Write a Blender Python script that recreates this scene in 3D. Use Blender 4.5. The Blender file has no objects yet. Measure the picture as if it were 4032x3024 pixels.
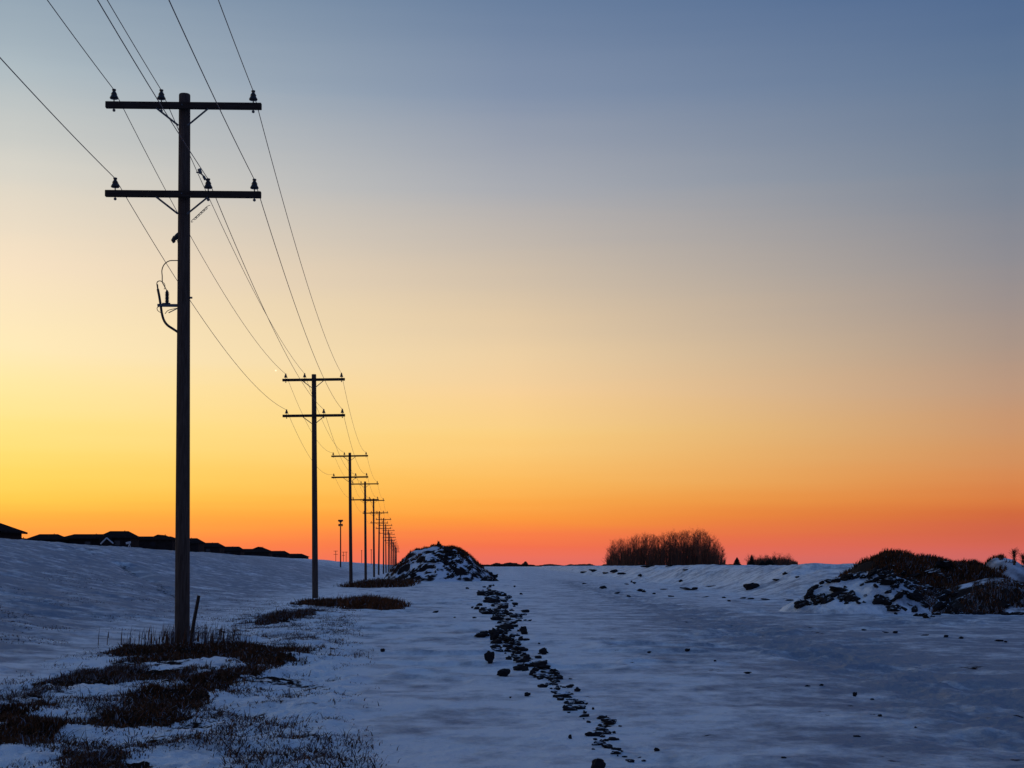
import bpy, math, random
import numpy as np
from mathutils import Vector, Matrix

C = bpy.context.scene.collection
scene = bpy.context.scene
R = math.radians

# ------------------------------------------------------------------ camera
EYE = 1.55
F = 6015.0            # focal length in photo pixels (photo is 4032 wide)
CX, HY = 2016.0, 2228.0   # principal column and horizon row of the photo
cam_d = bpy.data.cameras.new('camera')
cam_d.sensor_width = 36.0
cam_d.lens = 36.0 * F / 4032.0
cam_d.shift_y = (HY - 1512.0) / 4032.0
cam_d.clip_start = 0.1
cam_d.clip_end = 20000
cam = bpy.data.objects.new('camera', cam_d)
cam.location = (0, 0, EYE)
cam.rotation_euler = (R(90), 0, 0)
C.objects.link(cam)
scene.camera = cam

# ------------------------------------------------------------------ sky (dusk glow, by world direction)
def s2l(c):
    return tuple(((v/255.0)/12.92 if v/255.0 <= 0.04045 else ((v/255.0+0.055)/1.055)**2.4) for v in c)

SUN_AZ = -30.0        # degrees from the view axis, towards the left
world = bpy.data.worlds.new('World')
scene.world = world
world.use_nodes = True
nt = world.node_tree
nt.nodes.clear()
N = nt.nodes; L = nt.links
def wnode(t, **kw):
    n = N.new(t)
    for k, v in kw.items(): setattr(n, k, v)
    return n
def wmath(op, a, b=None, clamp=False):
    n = N.new('ShaderNodeMath'); n.operation = op; n.use_clamp = clamp
    for i, v in enumerate((a, b)):
        if v is None: continue
        if isinstance(v, (int, float)): n.inputs[i].default_value = v
        else: L.new(v, n.inputs[i])
    return n.outputs[0]
tc = wnode('ShaderNodeTexCoord')
sep = wnode('ShaderNodeSeparateXYZ'); L.new(tc.outputs['Generated'], sep.inputs[0])
hx, hy, hz = sep.outputs
horiz = wmath('SQRT', wmath('ADD', wmath('MULTIPLY', hx, hx), wmath('MULTIPLY', hy, hy)))
elev = wmath('MULTIPLY', wmath('ARCTAN2', hz, horiz), 180/math.pi)
azim = wmath('MULTIPLY', wmath('ARCTAN2', hx, hy), 180/math.pi)
EMAX = 60.0
# (row in a 2212x1659 view, colours at left / centre / right)
SKY = [
 (1222, (246,115, 80), (230,111, 99), (202,103,100)),
 (1207, (249,120, 80), (238,112, 94), (207,103,101)),
 (1180, (253,136, 72), (244,112, 78), (211,100, 88)),
 (1152, (254,158, 70), (250,126, 72), (207, 97, 74)),
 (1119, (255,178, 70), (252,150, 62), (210,104, 62)),
 (1086, (255,200, 80), (252,170, 74), (217,121, 66)),
 (1042, (255,212, 96), (252,186, 92), (216,136, 82)),
 (987,  (255,221,118), (252,199,114), (209,146, 98)),
 (932,  (254,227,138), (251,208,130), (202,149,110)),
 (850,  (254,232,163), (248,209,153), (188,151,126)),
 (768,  (253,234,186), (238,208,164), (170,148,135)),
 (600,  (246,226,196), (210,192,170), (143,140,146)),
 (400,  (214,212,202), (168,171,179), (115,129,150)),
 (200,  (172,187,195), (129,145,171), (94,117,149)),
 (0,    (134,156,176), (103,126,159), (71,100,143)),
]
UP = [(32, (104,134,168), (88,118,160), (66, 100,150)),
      (60, ( 78,110,152), (72,106,150), (58, 94,146))]
BACK = [(0, (80,90,126)), (6, (92,104,140)), (15, (86,106,150)), (32, (72,100,154)), (60, (64,96,154))]
def ramp(stops, val):
    r = wnode('ShaderNodeValToRGB')
    r.color_ramp.interpolation = 'LINEAR'
    els = r.color_ramp.elements
    for i, (e, c) in enumerate(stops):
        p = max(0.0, min(1.0, e/EMAX))
        if i < 2:
            el = els[i]; el.position = p
        else:
            el = els.new(p)
        el.color = (*s2l(c), 1)
    L.new(val, r.inputs[0])
    return r.outputs[0]
# faint uneven layers in the air, by direction
cmb = wnode('ShaderNodeCombineXYZ'); L.new(wmath('MULTIPLY', azim, .05), cmb.inputs[0]); L.new(wmath('MULTIPLY', elev, .9), cmb.inputs[1])
ln = wnode('ShaderNodeTexNoise'); ln.inputs['Scale'].default_value = 1.0; ln.inputs['Detail'].default_value = 3; L.new(cmb.outputs[0], ln.inputs['Vector'])
elev2 = wmath('ADD', elev, wmath('MULTIPLY', wmath('SUBTRACT', ln.outputs[0], .5), .9))
en = wmath('DIVIDE', elev2, EMAX, clamp=True)
def col(k):
    st = [(math.degrees(math.atan((1222-r[0])/3300.0)), r[k]) for r in SKY] + [(u[0], u[k]) for u in UP]
    return ramp(st, en)
cl, cc, cr = col(1), col(2), col(3)
cb = ramp(BACK, en)
def wmix(f, a, b):
    m = wnode('ShaderNodeMix', data_type='RGBA')
    if isinstance(f, float): m.inputs[0].default_value = f
    else: L.new(f, m.inputs[0])
    L.new(a, m.inputs[6]); L.new(b, m.inputs[7])
    return m.outputs[2]
def smap(v, a, b):
    m = wnode('ShaderNodeMapRange', interpolation_type='SMOOTHSTEP')
    L.new(v, m.inputs[0]); m.inputs[1].default_value = a; m.inputs[2].default_value = b
    return m.outputs[0]
def lmap(v, a, b):
    m = wnode('ShaderNodeMapRange'); m.clamp = True
    L.new(v, m.inputs[0]); m.inputs[1].default_value = a; m.inputs[2].default_value = b
    return m.outputs[0]
c1 = wmix(lmap(azim, -18.0, 0.0), cl, cc)
c2 = wmix(lmap(azim, 0.0, 18.0), c1, cr)
away = wmath('ABSOLUTE', wmath('SUBTRACT', azim, SUN_AZ))
away = wmath('MINIMUM', away, wmath('SUBTRACT', 360.0, away))
c3 = wmix(smap(away, 50.0, 110.0), c2, cb)
# one evening planet, low in the south-west
pd = Vector(((1086-CX)/F, 1.0, (HY-1459)/F)).normalized()
dotn = wnode('ShaderNodeVectorMath', operation='DOT_PRODUCT')
L.new(tc.outputs['Generated'], dotn.inputs[0]); dotn.inputs[1].default_value = pd
star = wmath('MULTIPLY', smap(dotn.outputs[1], math.cos(R(0.035)), math.cos(R(0.012))), 0.5)
skyt = wnode('ShaderNodeTexSky', sky_type='NISHITA')
skyt.sun_disc = False
skyt.sun_elevation = R(1.0)
skyt.sun_rotation = R(SUN_AZ)
bg1 = wnode('ShaderNodeBackground'); L.new(c3, bg1.inputs[0]); bg1.inputs[1].default_value = 0.96
bg2 = wnode('ShaderNodeBackground'); L.new(skyt.outputs[0], bg2.inputs[0]); bg2.inputs[1].default_value = 0.012
bg3 = wnode('ShaderNodeBackground'); bg3.inputs[0].default_value = (1, .95, .8, 1); L.new(star, bg3.inputs[1])
a1 = wnode('ShaderNodeAddShader'); L.new(bg1.outputs[0], a1.inputs[0]); L.new(bg2.outputs[0], a1.inputs[1])
a2 = wnode('ShaderNodeAddShader'); L.new(a1.outputs[0], a2.inputs[0]); L.new(bg3.outputs[0], a2.inputs[1])
wo = wnode('ShaderNodeOutputWorld'); L.new(a2.outputs[0], wo.inputs[0])

# the last of the sun: very weak, broad, just at the horizon on the left
sd = bpy.data.lights.new('sun', 'SUN'); sd.energy = 0.06; sd.angle = R(12); sd.color = (1, .55, .3)
so = bpy.data.objects.new('sun', sd); C.objects.link(so)
d = Vector((math.sin(R(SUN_AZ)), math.cos(R(SUN_AZ)), math.tan(R(2.0))))
so.rotation_euler = d.to_track_quat('Z', 'Y').to_euler()

scene.view_settings.view_transform = 'Standard'
scene.view_settings.look = 'None'
scene.view_settings.exposure = 0.0
scene.view_settings.gamma = 1.0

# ------------------------------------------------------------------ noise
def _h(ix, iy, seed):
    n = (ix.astype(np.int64)*374761393 + iy.astype(np.int64)*668265263 + seed*1442695041) & 0xffffffff
    n = ((n ^ (n >> 13))*1274126177) & 0xffffffff
    n = n ^ (n >> 16)
    return (n & 0xffff)/65535.0
def vn(x, y, seed=0):
    x = np.asarray(x, float); y = np.asarray(y, float)
    ix = np.floor(x); iy = np.floor(y); fx = x-ix; fy = y-iy
    fx = fx*fx*fx*(fx*(fx*6-15)+10); fy = fy*fy*fy*(fy*(fy*6-15)+10)
    a = _h(ix, iy, seed); b = _h(ix+1, iy, seed); c = _h(ix, iy+1, seed); d_ = _h(ix+1, iy+1, seed)
    return (a+(b-a)*fx + ((c+(d_-c)*fx)-(a+(b-a)*fx))*fy)*2-1
def fbm(x, y, oct=4, seed=0, gain=.5):
    s = 0; a = 1; t = 0
    for o in range(oct):
        s = s + a*vn(x*2**o+o*17.3, y*2**o-o*9.1, seed+o); t += a; a *= gain
    return s/t
def sm(t):
    t = np.clip(t, 0, 1); return t*t*(3-2*t)

def line_x(y): return -4.3 - 0.0702*y          # the row of poles
GROUND_FLAT = EYE
def pt(px, py, z=0.0):
    """ground point seen at photo pixel"""
    Y = (EYE - z)*F/(py - HY)
    return (px-CX)/F*Y, Y
def at(px, Y): return (px-CX)/F*Y
def zz(py, Y): return EYE + (HY-py)/F*Y

# grass patches as outlines on the ground
def poly(pts): return [pt(*p) for p in pts]
PATCH = {
 'A': poly([(440,2590),(500,2560),(640,2548),(720,2545),(860,2545),(1000,2545),(1120,2562),(1200,2570),(1150,2610),(1060,2640),(960,2625),(900,2600),(760,2612),(620,2612),(520,2612)]),
 'B': poly([(1060,2640),(980,2680),(850,2745),(740,2800),(640,2860),(500,2885),(370,2900),(360,2840),(420,2800),(540,2770),(680,2720),(800,2680),(960,2640)]),
 'C': poly([(-60,2815),(60,2800),(180,2850),(220,2890),(120,2940),(-60,2960)]),
 'D': poly([(150,2715),(260,2670),(360,2645),(480,2660),(640,2660),(800,2650),(700,2690),(520,2690),(340,2715),(200,2730)]),
 'E': poly([(380,2960),(560,2945),(640,2990),(620,3060),(300,3060),(290,3010)]),
 'G': poly([(1320,2392),(1350,2376),(1420,2366),(1500,2366),(1560,2378),(1590,2392),(1540,2403),(1400,2403)]),
 'J': poly([(1170,2386),(1210,2376),(1280,2372),(1340,2376),(1340,2394),(1250,2392)]),
 'H': poly([(1000,2460),(1080,2430),(1180,2412),(1260,2412),(1180,2445),(1070,2470)]),
 'I': poly([(1340,2312),(1440,2293),(1560,2288),(1640,2290),(1600,2312),(1460,2316)]),
}
def inpoly(x, y, P):
    r = np.zeros(np.shape(x), bool); n = len(P)
    for i in range(n):
        x1, y1 = P[i]; x2, y2 = P[(i+1) % n]
        c = ((y1 > y) != (y2 > y)) & (x < (x2-x1)*(y-y1)/((y2-y1) if y2 != y1 else 1e-9)+x1)
        r ^= c
    return r
def _warp(x, y, k=0, j=0):
    k = k*(1+np.maximum(y-30, 0)*.02); j = j*(1+np.maximum(y-30, 0)*.03)
    return (x + .22*vn(x*1.6, y*.8, 50) + .14*vn(x*5, y*3, 52) + k*.17, y + .5*vn(x*1.3, y*.7, 51) + .4*vn(x*4, y*2.5, 53) + j*.35)
def soft(x, y, P):
    m = np.zeros(np.shape(x))
    for k, j in ((0,0),(1,0),(-1,0),(0,1),(0,-1),(.7,.7),(-.7,-.7),(.7,-.7),(-.7,.7)):
        wx, wy = _warp(x, y, k, j); m = m + inpoly(wx, wy, P)
    return m/9.0
def dense_mask(x, y):
    x = np.asarray(x, float); y = np.asarray(y, float)
    m = np.zeros(x.shape); b = (y > 10) & (y < 190) & (x < 3) & (x > -26)
    t = np.zeros(b.sum())
    xb = x[b]; yb = y[b]
    for k in PATCH:
        P = PATCH[k]
        bb = (xb > min(p[0] for p in P)-1.3) & (xb < max(p[0] for p in P)+1.3) & (yb > min(p[1] for p in P)-2.6) & (yb < max(p[1] for p in P)+2.6)
        t[bb] = np.maximum(t[bb], soft(xb[bb], yb[bb], P))
    m[b] = t
    return m
def grass_zone(x, y):
    edge = -0.8 - 0.1*(y-11.7)
    return sm((edge - x)/.9) * sm((x - (line_x(y)-1.5))/1.5) * (1-sm((y-60)/60))
RUT = None
def ground_z(x, y):
    x = np.asarray(x, float); y = np.asarray(y, float)
    s = line_x(y) - x
    sd_ = s + 1.5*vn(x*.05, y*.03, 3)
    h = 3.35*sm(sd_/24.0) + .25*vn(x*.045, y*.03, 5)*sm(s/8.0)
    hill = sm((s-.5)/3.0)*sm((300-y)/150)
    h = h + hill*(.10*fbm(x*.30, y*.22, 4, 6, .6) + .065*fbm(x*.9, y*.9, 5, 7, .66))
    if RUT is not None:
        rx_ = np.interp(y, RUT[0], RUT[1])
        h = h - .38*np.exp(-((x-rx_)/.75)**2)*sm((y-RUT[0][0]+3)/5)*sm((RUT[0][-1]+3-y)/5)*(.7+.5*vn(y*.4, x*0, 4))
    # right bank
    rb = 1.50*sm((x-12.0-1.0*vn(y*.05, 0*y, 8)-.5*vn(y*.3, 0*y, 11))/5.0)*sm((y-56)/32.0)
    h = h + rb*(1+.06*vn(x*.2, y*.1, 9)-.16*sm(1-np.abs(vn(x*.25+y*.09, y*.10, 12))*3)+.10*fbm(x*.7, y*.3, 3, 13, .6)) + sm((x-11.0)/2)*sm((y-45)/20)*sm((300-y)/100)*(.14*fbm(x*.35+y*.1, y*.16, 4, 10, .6))
    near = 1/(1+(np.hypot(x, y)/120.0)**2)
    h = h + .022*fbm(x*.55, y*.55, 4, 20)*near + (.014*fbm(x*.9+.4*vn(x, y, 3), y*.7, 5, 23, .66)*1.7)*near
    u_ = x*.985-y*.17; v_ = y*.985+x*.17
    rg = 1-np.abs(vn(u_*.45+.5*vn(u_*.3, v_*.3, 27), v_*.75, 26))*3.2
    h = h + .085*sm(rg)*sm((vn(u_*.22, v_*.11, 28)-.05)*2.5)*(1-sm((y-140)/80))*(.5+.5*vn(u_*1.3, v_*1.3, 29))
    g = grass_zone(x, y)
    h = h + g*(.09*fbm(x*1.5, y*1.2, 5, 30, .72)+.022*fbm(x*6, y*4.5, 3, 35, .6)*sm((45-y)/15)+.03)
    tr = np.exp(-((x-5.4-.006*(y-25)-.5*vn(y*.15, 0*y, 41))/1.5)**2)*sm((y-8)/6)*sm((190-y)/60)
    h = h + tr*(-.04+.085*fbm(x*2.0, y*1.1, 5, 40, .66)) + tr*.012*np.sin((x-5.2)*7.0)
    h = h + .02*fbm(x*1.2, y*1.2, 5, 43, .6)*sm((x-5)/3)*sm((60-y)/30)
    return h
def gz(x, y): return float(ground_z(np.array([x]), np.array([y]))[0])

def hit(px, py, y0=9.5, y1=700.0):
    """where the line of sight through a photo point meets the ground"""
    ys = np.geomspace(y0, y1, 2500); xs = (px-CX)/F*ys
    k = np.nonzero(EYE-(py-HY)/F*ys <= ground_z(xs, ys))[0]
    i_ = k[0] if len(k) else len(ys)-1
    return float(xs[i_]), float(ys[i_])
_r = [hit(*p) for p in [(700,2345),(620,2292),(550,2255),(480,2218),(400,2180),(330,2160),(240,2147),(150,2143)]]
_r.sort(key=lambda q: q[1])
RUT = (np.array([q[1] for q in _r]), np.array([q[0] for q in _r]))

PATH = [(2300,1935,14),(2318,1925,18),(2340,1925,55),(2365,1965,75),(2385,1960,90),(2410,1955,85),(2440,2000,75),(2462,1990,80),(2490,1985,90),
        (2520,1990,100),(2545,2010,90),(2580,2040,110),(2610,2080,95),(2640,2120,75),(2670,2160,70),(2700,2190,65),(2730,2225,55),(2760,2245,55),
        (2790,2265,50),(2820,2300,60),(2850,2370,90),(2875,2370,50),(2920,2360,60),(2945,2400,75),(2975,2440,85),(2995,2490,70)]
_p = sorted([hit(q[1], q[0]) + (q[2],) for q in PATH], key=lambda q: q[1])
PY_ = np.array([q[1] for q in _p]); PX_ = np.array([q[0] for q in _p]); PW_ = np.array([q[2]*q[1]/F for q in _p])

# ------------------------------------------------------------------ helpers
def tag(o, label=None, cat=None, group=None, kind=None):
    if label: o['label'] = label
    if cat: o['category'] = cat
    if group: o['group'] = group
    if kind: o['kind'] = kind
    return o
def empty(name, loc, rot=(0,0,0)):
    o = bpy.data.objects.new(name, None); o.empty_display_size = .3
    o.location = loc; o.rotation_euler = rot; C.objects.link(o); return o
def link_mesh(name, me, mats, parent=None):
    if not isinstance(mats, (list, tuple)): mats = [mats]
    for m in mats: me.materials.append(m)
    o = bpy.data.objects.new(name, me); C.objects.link(o)
    if parent: o.parent = parent
    return o
class MB:
    def __init__(s): s.v = []; s.f = []; s.mi = []
    def add(s, vs, fs, mi=0):
        b = len(s.v); s.v += [tuple(v) for v in vs]; s.f += [tuple(b+i for i in f) for f in fs]; s.mi += [mi]*len(fs)
    def box(s, c, d, M=None, mi=0):
        x, y, z = [k/2 for k in d]
        vs = [Vector((sx*x, sy*y, sz*z)) for sx in (-1,1) for sy in (-1,1) for sz in (-1,1)]
        if M is not None: vs = [M @ v for v in vs]
        vs = [v+Vector(c) for v in vs]
        s.add(vs, [(0,1,3,2),(4,6,7,5),(0,4,5,1),(2,3,7,6),(0,2,6,4),(1,5,7,3)], mi)
    def tube(s, pts, r, n=8, mi=0, cap=True):
        pts = [Vector(p) for p in pts]
        rr = r if isinstance(r, (list, tuple)) else [r]*len(pts)
        rings = []; prev = None
        for i, p in enumerate(pts):
            t = (pts[min(i+1, len(pts)-1)]-pts[max(i-1, 0)]).normalized()
            if prev is None:
                up = Vector((0,0,1)) if abs(t.z) < .9 else Vector((0,1,0))
                a = t.cross(up).normalized()
            else:
                a = (prev - t*prev.dot(t))
                a = a.normalized() if a.length > 1e-6 else t.orthogonal().normalized()
            prev = a; b = t.cross(a)
            rings.append([p+(a*math.cos(2*math.pi*k/n)+b*math.sin(2*math.pi*k/n))*rr[i] for k in range(n)])
        vs = [v for g in rings for v in g]; fs = []
        for i in range(len(pts)-1):
            for k in range(n):
                fs.append((i*n+k, i*n+(k+1) % n, (i+1)*n+(k+1) % n, (i+1)*n+k))
        if cap:
            fs.append(tuple(range(n-1, -1, -1))); fs.append(tuple((len(pts)-1)*n+k for k in range(n)))
        s.add(vs, fs, mi)
    def build(s, name, mats, parent=None, smooth=False):
        me = bpy.data.meshes.new(name); me.from_pydata(s.v, [], s.f)
        me.polygons.foreach_set('material_index', s.mi)
        if smooth: me.polygons.foreach_set('use_smooth', [True]*len(s.f))
        me.update()
        return link_mesh(name, me, mats, parent)
def copy_tree(o, parent=None):
    c = o.copy(); C.objects.link(c); c.parent = parent
    for ch in list(o.children): copy_tree(ch, c)
    return c

def mat(name, col, rough=.8, noise=None, bump=0, scale=5, col2=None, spec=.3, stretch=(1,1,1)):
    m = bpy.data.materials.new(name); m.use_nodes = True
    t = m.node_tree; b = t.nodes['Principled BSDF']
    b.inputs['Base Color'].default_value = (*col, 1); b.inputs['Roughness'].default_value = rough
    b.inputs['Specular IOR Level'].default_value = spec
    tcn = t.nodes.new('ShaderNodeTexCoord'); mp = t.nodes.new('ShaderNodeMapping')
    mp.inputs['Scale'].default_value = stretch
    t.links.new(tcn.outputs['Object'], mp.inputs[0])
    nz = t.nodes.new('ShaderNodeTexNoise'); nz.inputs['Scale'].default_value = scale; nz.inputs['Detail'].default_value = 6
    t.links.new(mp.outputs[0], nz.inputs['Vector'])
    if col2:
        mx = t.nodes.new('ShaderNodeValToRGB'); mx.color_ramp.elements[0].position = .35; mx.color_ramp.elements[1].position = .65
        mx.color_ramp.elements[0].color = (*col, 1); mx.color_ramp.elements[1].color = (*col2, 1)
        t.links.new(nz.outputs[0], mx.inputs[0]); t.links.new(mx.outputs[0], b.inputs['Base Color'])
    if bump:
        bp = t.nodes.new('ShaderNodeBump'); bp.inputs['Strength'].default_value = .6; bp.inputs['Distance'].default_value = bump
        t.links.new(nz.outputs[0], bp.inputs['Height']); t.links.new(bp.outputs[0], b.inputs['Normal'])
    return m

M_wood = mat('weathered_pole_wood', (.060,.036,.028), .9, bump=.008, scale=9, spec=.15, col2=(.115,.076,.060), stretch=(6,6,.35))
M_arm = mat('crossarm_wood', (.040,.022,.016), .9, spec=.1, bump=.003, scale=9, col2=(.06,.043,.036), stretch=(.4,6,6))
M_steel = mat('galvanised_steel', (.09,.09,.095), .5, scale=20, col2=(.13,.13,.135))
M_porc = mat('brown_porcelain', (.022,.014,.012), .3, scale=20, spec=.5)
M_wire = mat('dull_aluminium_wire', (.10,.10,.11), .6, scale=20)
M_cable = mat('black_cable', (.03,.03,.035), .6, scale=20)
M_grass = mat('dead_grass_brown', (.11,.052,.027), .9, spec=.03, scale=3, col2=(.045,.022,.014))
M_red = mat('dead_grass_russet', (.20,.068,.026), .9, spec=.03, scale=2, col2=(.09,.034,.017))
M_frost = mat('frosted_grass', (.10,.09,.10), .9, scale=3, col2=(.32,.32,.36))
M_bark = mat('bare_tree_bark', (.06,.03,.022), .9, scale=1, col2=(.10,.05,.035))
M_twig = mat('bare_tree_twigs', (.24,.085,.038), .9, scale=1, col2=(.10,.04,.025))
M_ever = mat('evergreen_needles', (.012,.014,.010), .9, scale=1, col2=(.02,.02,.014))
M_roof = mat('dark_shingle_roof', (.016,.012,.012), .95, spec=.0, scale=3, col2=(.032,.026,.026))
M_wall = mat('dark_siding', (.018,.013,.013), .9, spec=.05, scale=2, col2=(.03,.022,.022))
M_trim = mat('white_trim', (.62,.60,.60), .7, scale=5, col2=(.55,.52,.52))
M_glass = mat('window_glass', (.02,.02,.025), .15, scale=5, spec=.6)

def snow_nodes(m, attr=True):
    m.use_nodes = True
    t = m.node_tree; b = t.nodes['Principled BSDF']
    b.inputs['Roughness'].default_value = .72; b.inputs['Specular IOR Level'].default_value = .22
    n = t.nodes; l = t.links
    geo = n.new('ShaderNodeNewGeometry')
    n1 = n.new('ShaderNodeTexNoise'); n1.inputs['Scale'].default_value = .55; n1.inputs['Detail'].default_value = 7; n1.inputs['Roughness'].default_value = .62
    l.new(geo.outputs['Position'], n1.inputs['Vector'])
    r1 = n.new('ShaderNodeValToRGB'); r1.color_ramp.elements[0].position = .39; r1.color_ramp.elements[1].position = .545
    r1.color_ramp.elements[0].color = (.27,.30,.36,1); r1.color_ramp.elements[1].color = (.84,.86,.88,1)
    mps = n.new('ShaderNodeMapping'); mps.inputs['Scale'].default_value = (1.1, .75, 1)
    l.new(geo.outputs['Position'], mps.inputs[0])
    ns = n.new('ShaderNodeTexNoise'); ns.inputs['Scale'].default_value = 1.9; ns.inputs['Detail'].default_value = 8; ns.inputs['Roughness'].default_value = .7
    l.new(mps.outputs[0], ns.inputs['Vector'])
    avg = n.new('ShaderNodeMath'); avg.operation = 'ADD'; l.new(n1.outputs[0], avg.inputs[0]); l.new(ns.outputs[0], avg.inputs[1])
    pk = n.new('ShaderNodeAttribute'); pk.attribute_name = 'packed_and_shade'
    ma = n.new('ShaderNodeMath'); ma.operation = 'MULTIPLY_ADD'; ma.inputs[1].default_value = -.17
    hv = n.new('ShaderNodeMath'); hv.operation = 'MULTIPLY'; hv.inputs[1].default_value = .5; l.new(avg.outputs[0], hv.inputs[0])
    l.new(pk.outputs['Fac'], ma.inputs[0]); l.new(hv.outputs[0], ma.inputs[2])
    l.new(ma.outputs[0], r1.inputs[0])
    # dead ground showing through
    at_ = n.new('ShaderNodeAttribute'); at_.attribute_name = 'bare'
    n2 = n.new('ShaderNodeTexNoise'); n2.inputs['Scale'].default_value = 6; n2.inputs['Detail'].default_value = 6; n2.inputs['Roughness'].default_value = .7
    l.new(geo.outputs['Position'], n2.inputs['Vector'])
    ad = n.new('ShaderNodeMath'); ad.operation = 'ADD'; l.new(at_.outputs['Fac'], ad.inputs[0]); l.new(n2.outputs[0], ad.inputs[1])
    mr = n.new('ShaderNodeMapRange'); mr.inputs[1].default_value = .98; mr.inputs[2].default_value = 1.06; mr.clamp = True
    l.new(ad.outputs[0], mr.inputs[0])
    dirt = n.new('ShaderNodeValToRGB'); dirt.color_ramp.elements[0].color = (.012,.008,.007,1); dirt.color_ramp.elements[1].color = (.040,.024,.018,1)
    l.new(n2.outputs[0], dirt.inputs[0])
    mx = n.new('ShaderNodeMix'); mx.data_type = 'RGBA'
    l.new(mr.outputs[0], mx.inputs[0]); l.new(r1.outputs[0], mx.inputs[6]); l.new(dirt.outputs[0], mx.inputs[7])
    l.new(mx.outputs[2], b.inputs['Base Color'])
    sp_ = n.new('ShaderNodeMapRange'); sp_.inputs[3].default_value = .22; sp_.inputs[4].default_value = 0.0
    l.new(mr.outputs[0], sp_.inputs[0]); l.new(sp_.outputs[0], b.inputs['Specular IOR Level'])
    n3 = n.new('ShaderNodeTexNoise'); n3.inputs['Scale'].default_value = 5; n3.inputs['Detail'].default_value = 8; n3.inputs['Roughness'].default_value = .65
    l.new(geo.outputs['Position'], n3.inputs['Vector'])
    bp = n.new('ShaderNodeBump'); bp.inputs['Strength'].default_value = 1.0; bp.inputs['Distance'].default_value = .11
    n4 = n.new('ShaderNodeTexNoise'); n4.inputs['Scale'].default_value = 1.3; n4.inputs['Detail'].default_value = 6; n4.inputs['Roughness'].default_value = .6
    l.new(geo.outputs['Position'], n4.inputs['Vector'])
    bs = n.new('ShaderNodeMath'); bs.operation = 'MULTIPLY_ADD'; bs.inputs[1].default_value = 1.6; l.new(n4.outputs[0], bs.inputs[0]); l.new(n3.outputs[0], bs.inputs[2])
    l.new(bs.outputs[0], bp.inputs['Height']); l.new(bp.outputs[0], b.inputs['Normal'])
    return m
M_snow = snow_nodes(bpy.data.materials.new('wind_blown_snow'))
def capped(name, dark, dark2, lo, hi, scale=3.0):
    """earth or stone with snow lying on what faces up"""
    m = bpy.data.materials.new(name); m.use_nodes = True
    t = m.node_tree; n = t.nodes; l = t.links; b = n['Principled BSDF']; b.inputs['Roughness'].default_value = .9
    b.inputs['Specular IOR Level'].default_value = .1
    geo = n.new('ShaderNodeNewGeometry'); sp = n.new('ShaderNodeSeparateXYZ'); l.new(geo.outputs['Normal'], sp.inputs[0])
    nz = n.new('ShaderNodeTexNoise'); nz.inputs['Scale'].default_value = scale; nz.inputs['Detail'].default_value = 6
    l.new(geo.outputs['Position'], nz.inputs['Vector'])
    mu = n.new('ShaderNodeMath'); mu.operation = 'MULTIPLY_ADD'; mu.inputs[1].default_value = .7; l.new(nz.outputs[0], mu.inputs[0]); l.new(sp.outputs[2], mu.inputs[2])
    mr = n.new('ShaderNodeMapRange'); mr.inputs[1].default_value = lo; mr.inputs[2].default_value = hi; l.new(mu.outputs[0], mr.inputs[0])
    rr = n.new('ShaderNodeValToRGB'); rr.color_ramp.elements[0].color = (*dark, 1); rr.color_ramp.elements[1].color = (*dark2, 1)
    l.new(nz.outputs[0], rr.inputs[0])
    mx = n.new('ShaderNodeMix'); mx.data_type = 'RGBA'; l.new(mr.outputs[0], mx.inputs[0]); l.new(rr.outputs[0], mx.inputs[6]); mx.inputs[7].default_value = (.72,.74,.78,1)
    l.new(mx.outputs[2], b.inputs['Base Color'])
    n3 = n.new('ShaderNodeTexNoise'); n3.inputs['Scale'].default_value = 14; n3.inputs['Detail'].default_value = 5; l.new(geo.outputs['Position'], n3.inputs['Vector'])
    bp = n.new('ShaderNodeBump'); bp.inputs['Distance'].default_value = .03; l.new(n3.outputs[0], bp.inputs['Height']); l.new(bp.outputs[0], b.inputs['Normal'])
    return m
M_clod = capped('frozen_earth_clod', (.012,.010,.012), (.035,.028,.028), 1.22, 1.36, 6)
M_bare_clod = capped('bare_earth_clod', (.012,.010,.012), (.03,.025,.026), 2.0, 2.2, 6)
M_heap = capped('snowy_earth_heap', (.014,.010,.010), (.035,.024,.022), 1.02, 1.10, .55)

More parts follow.
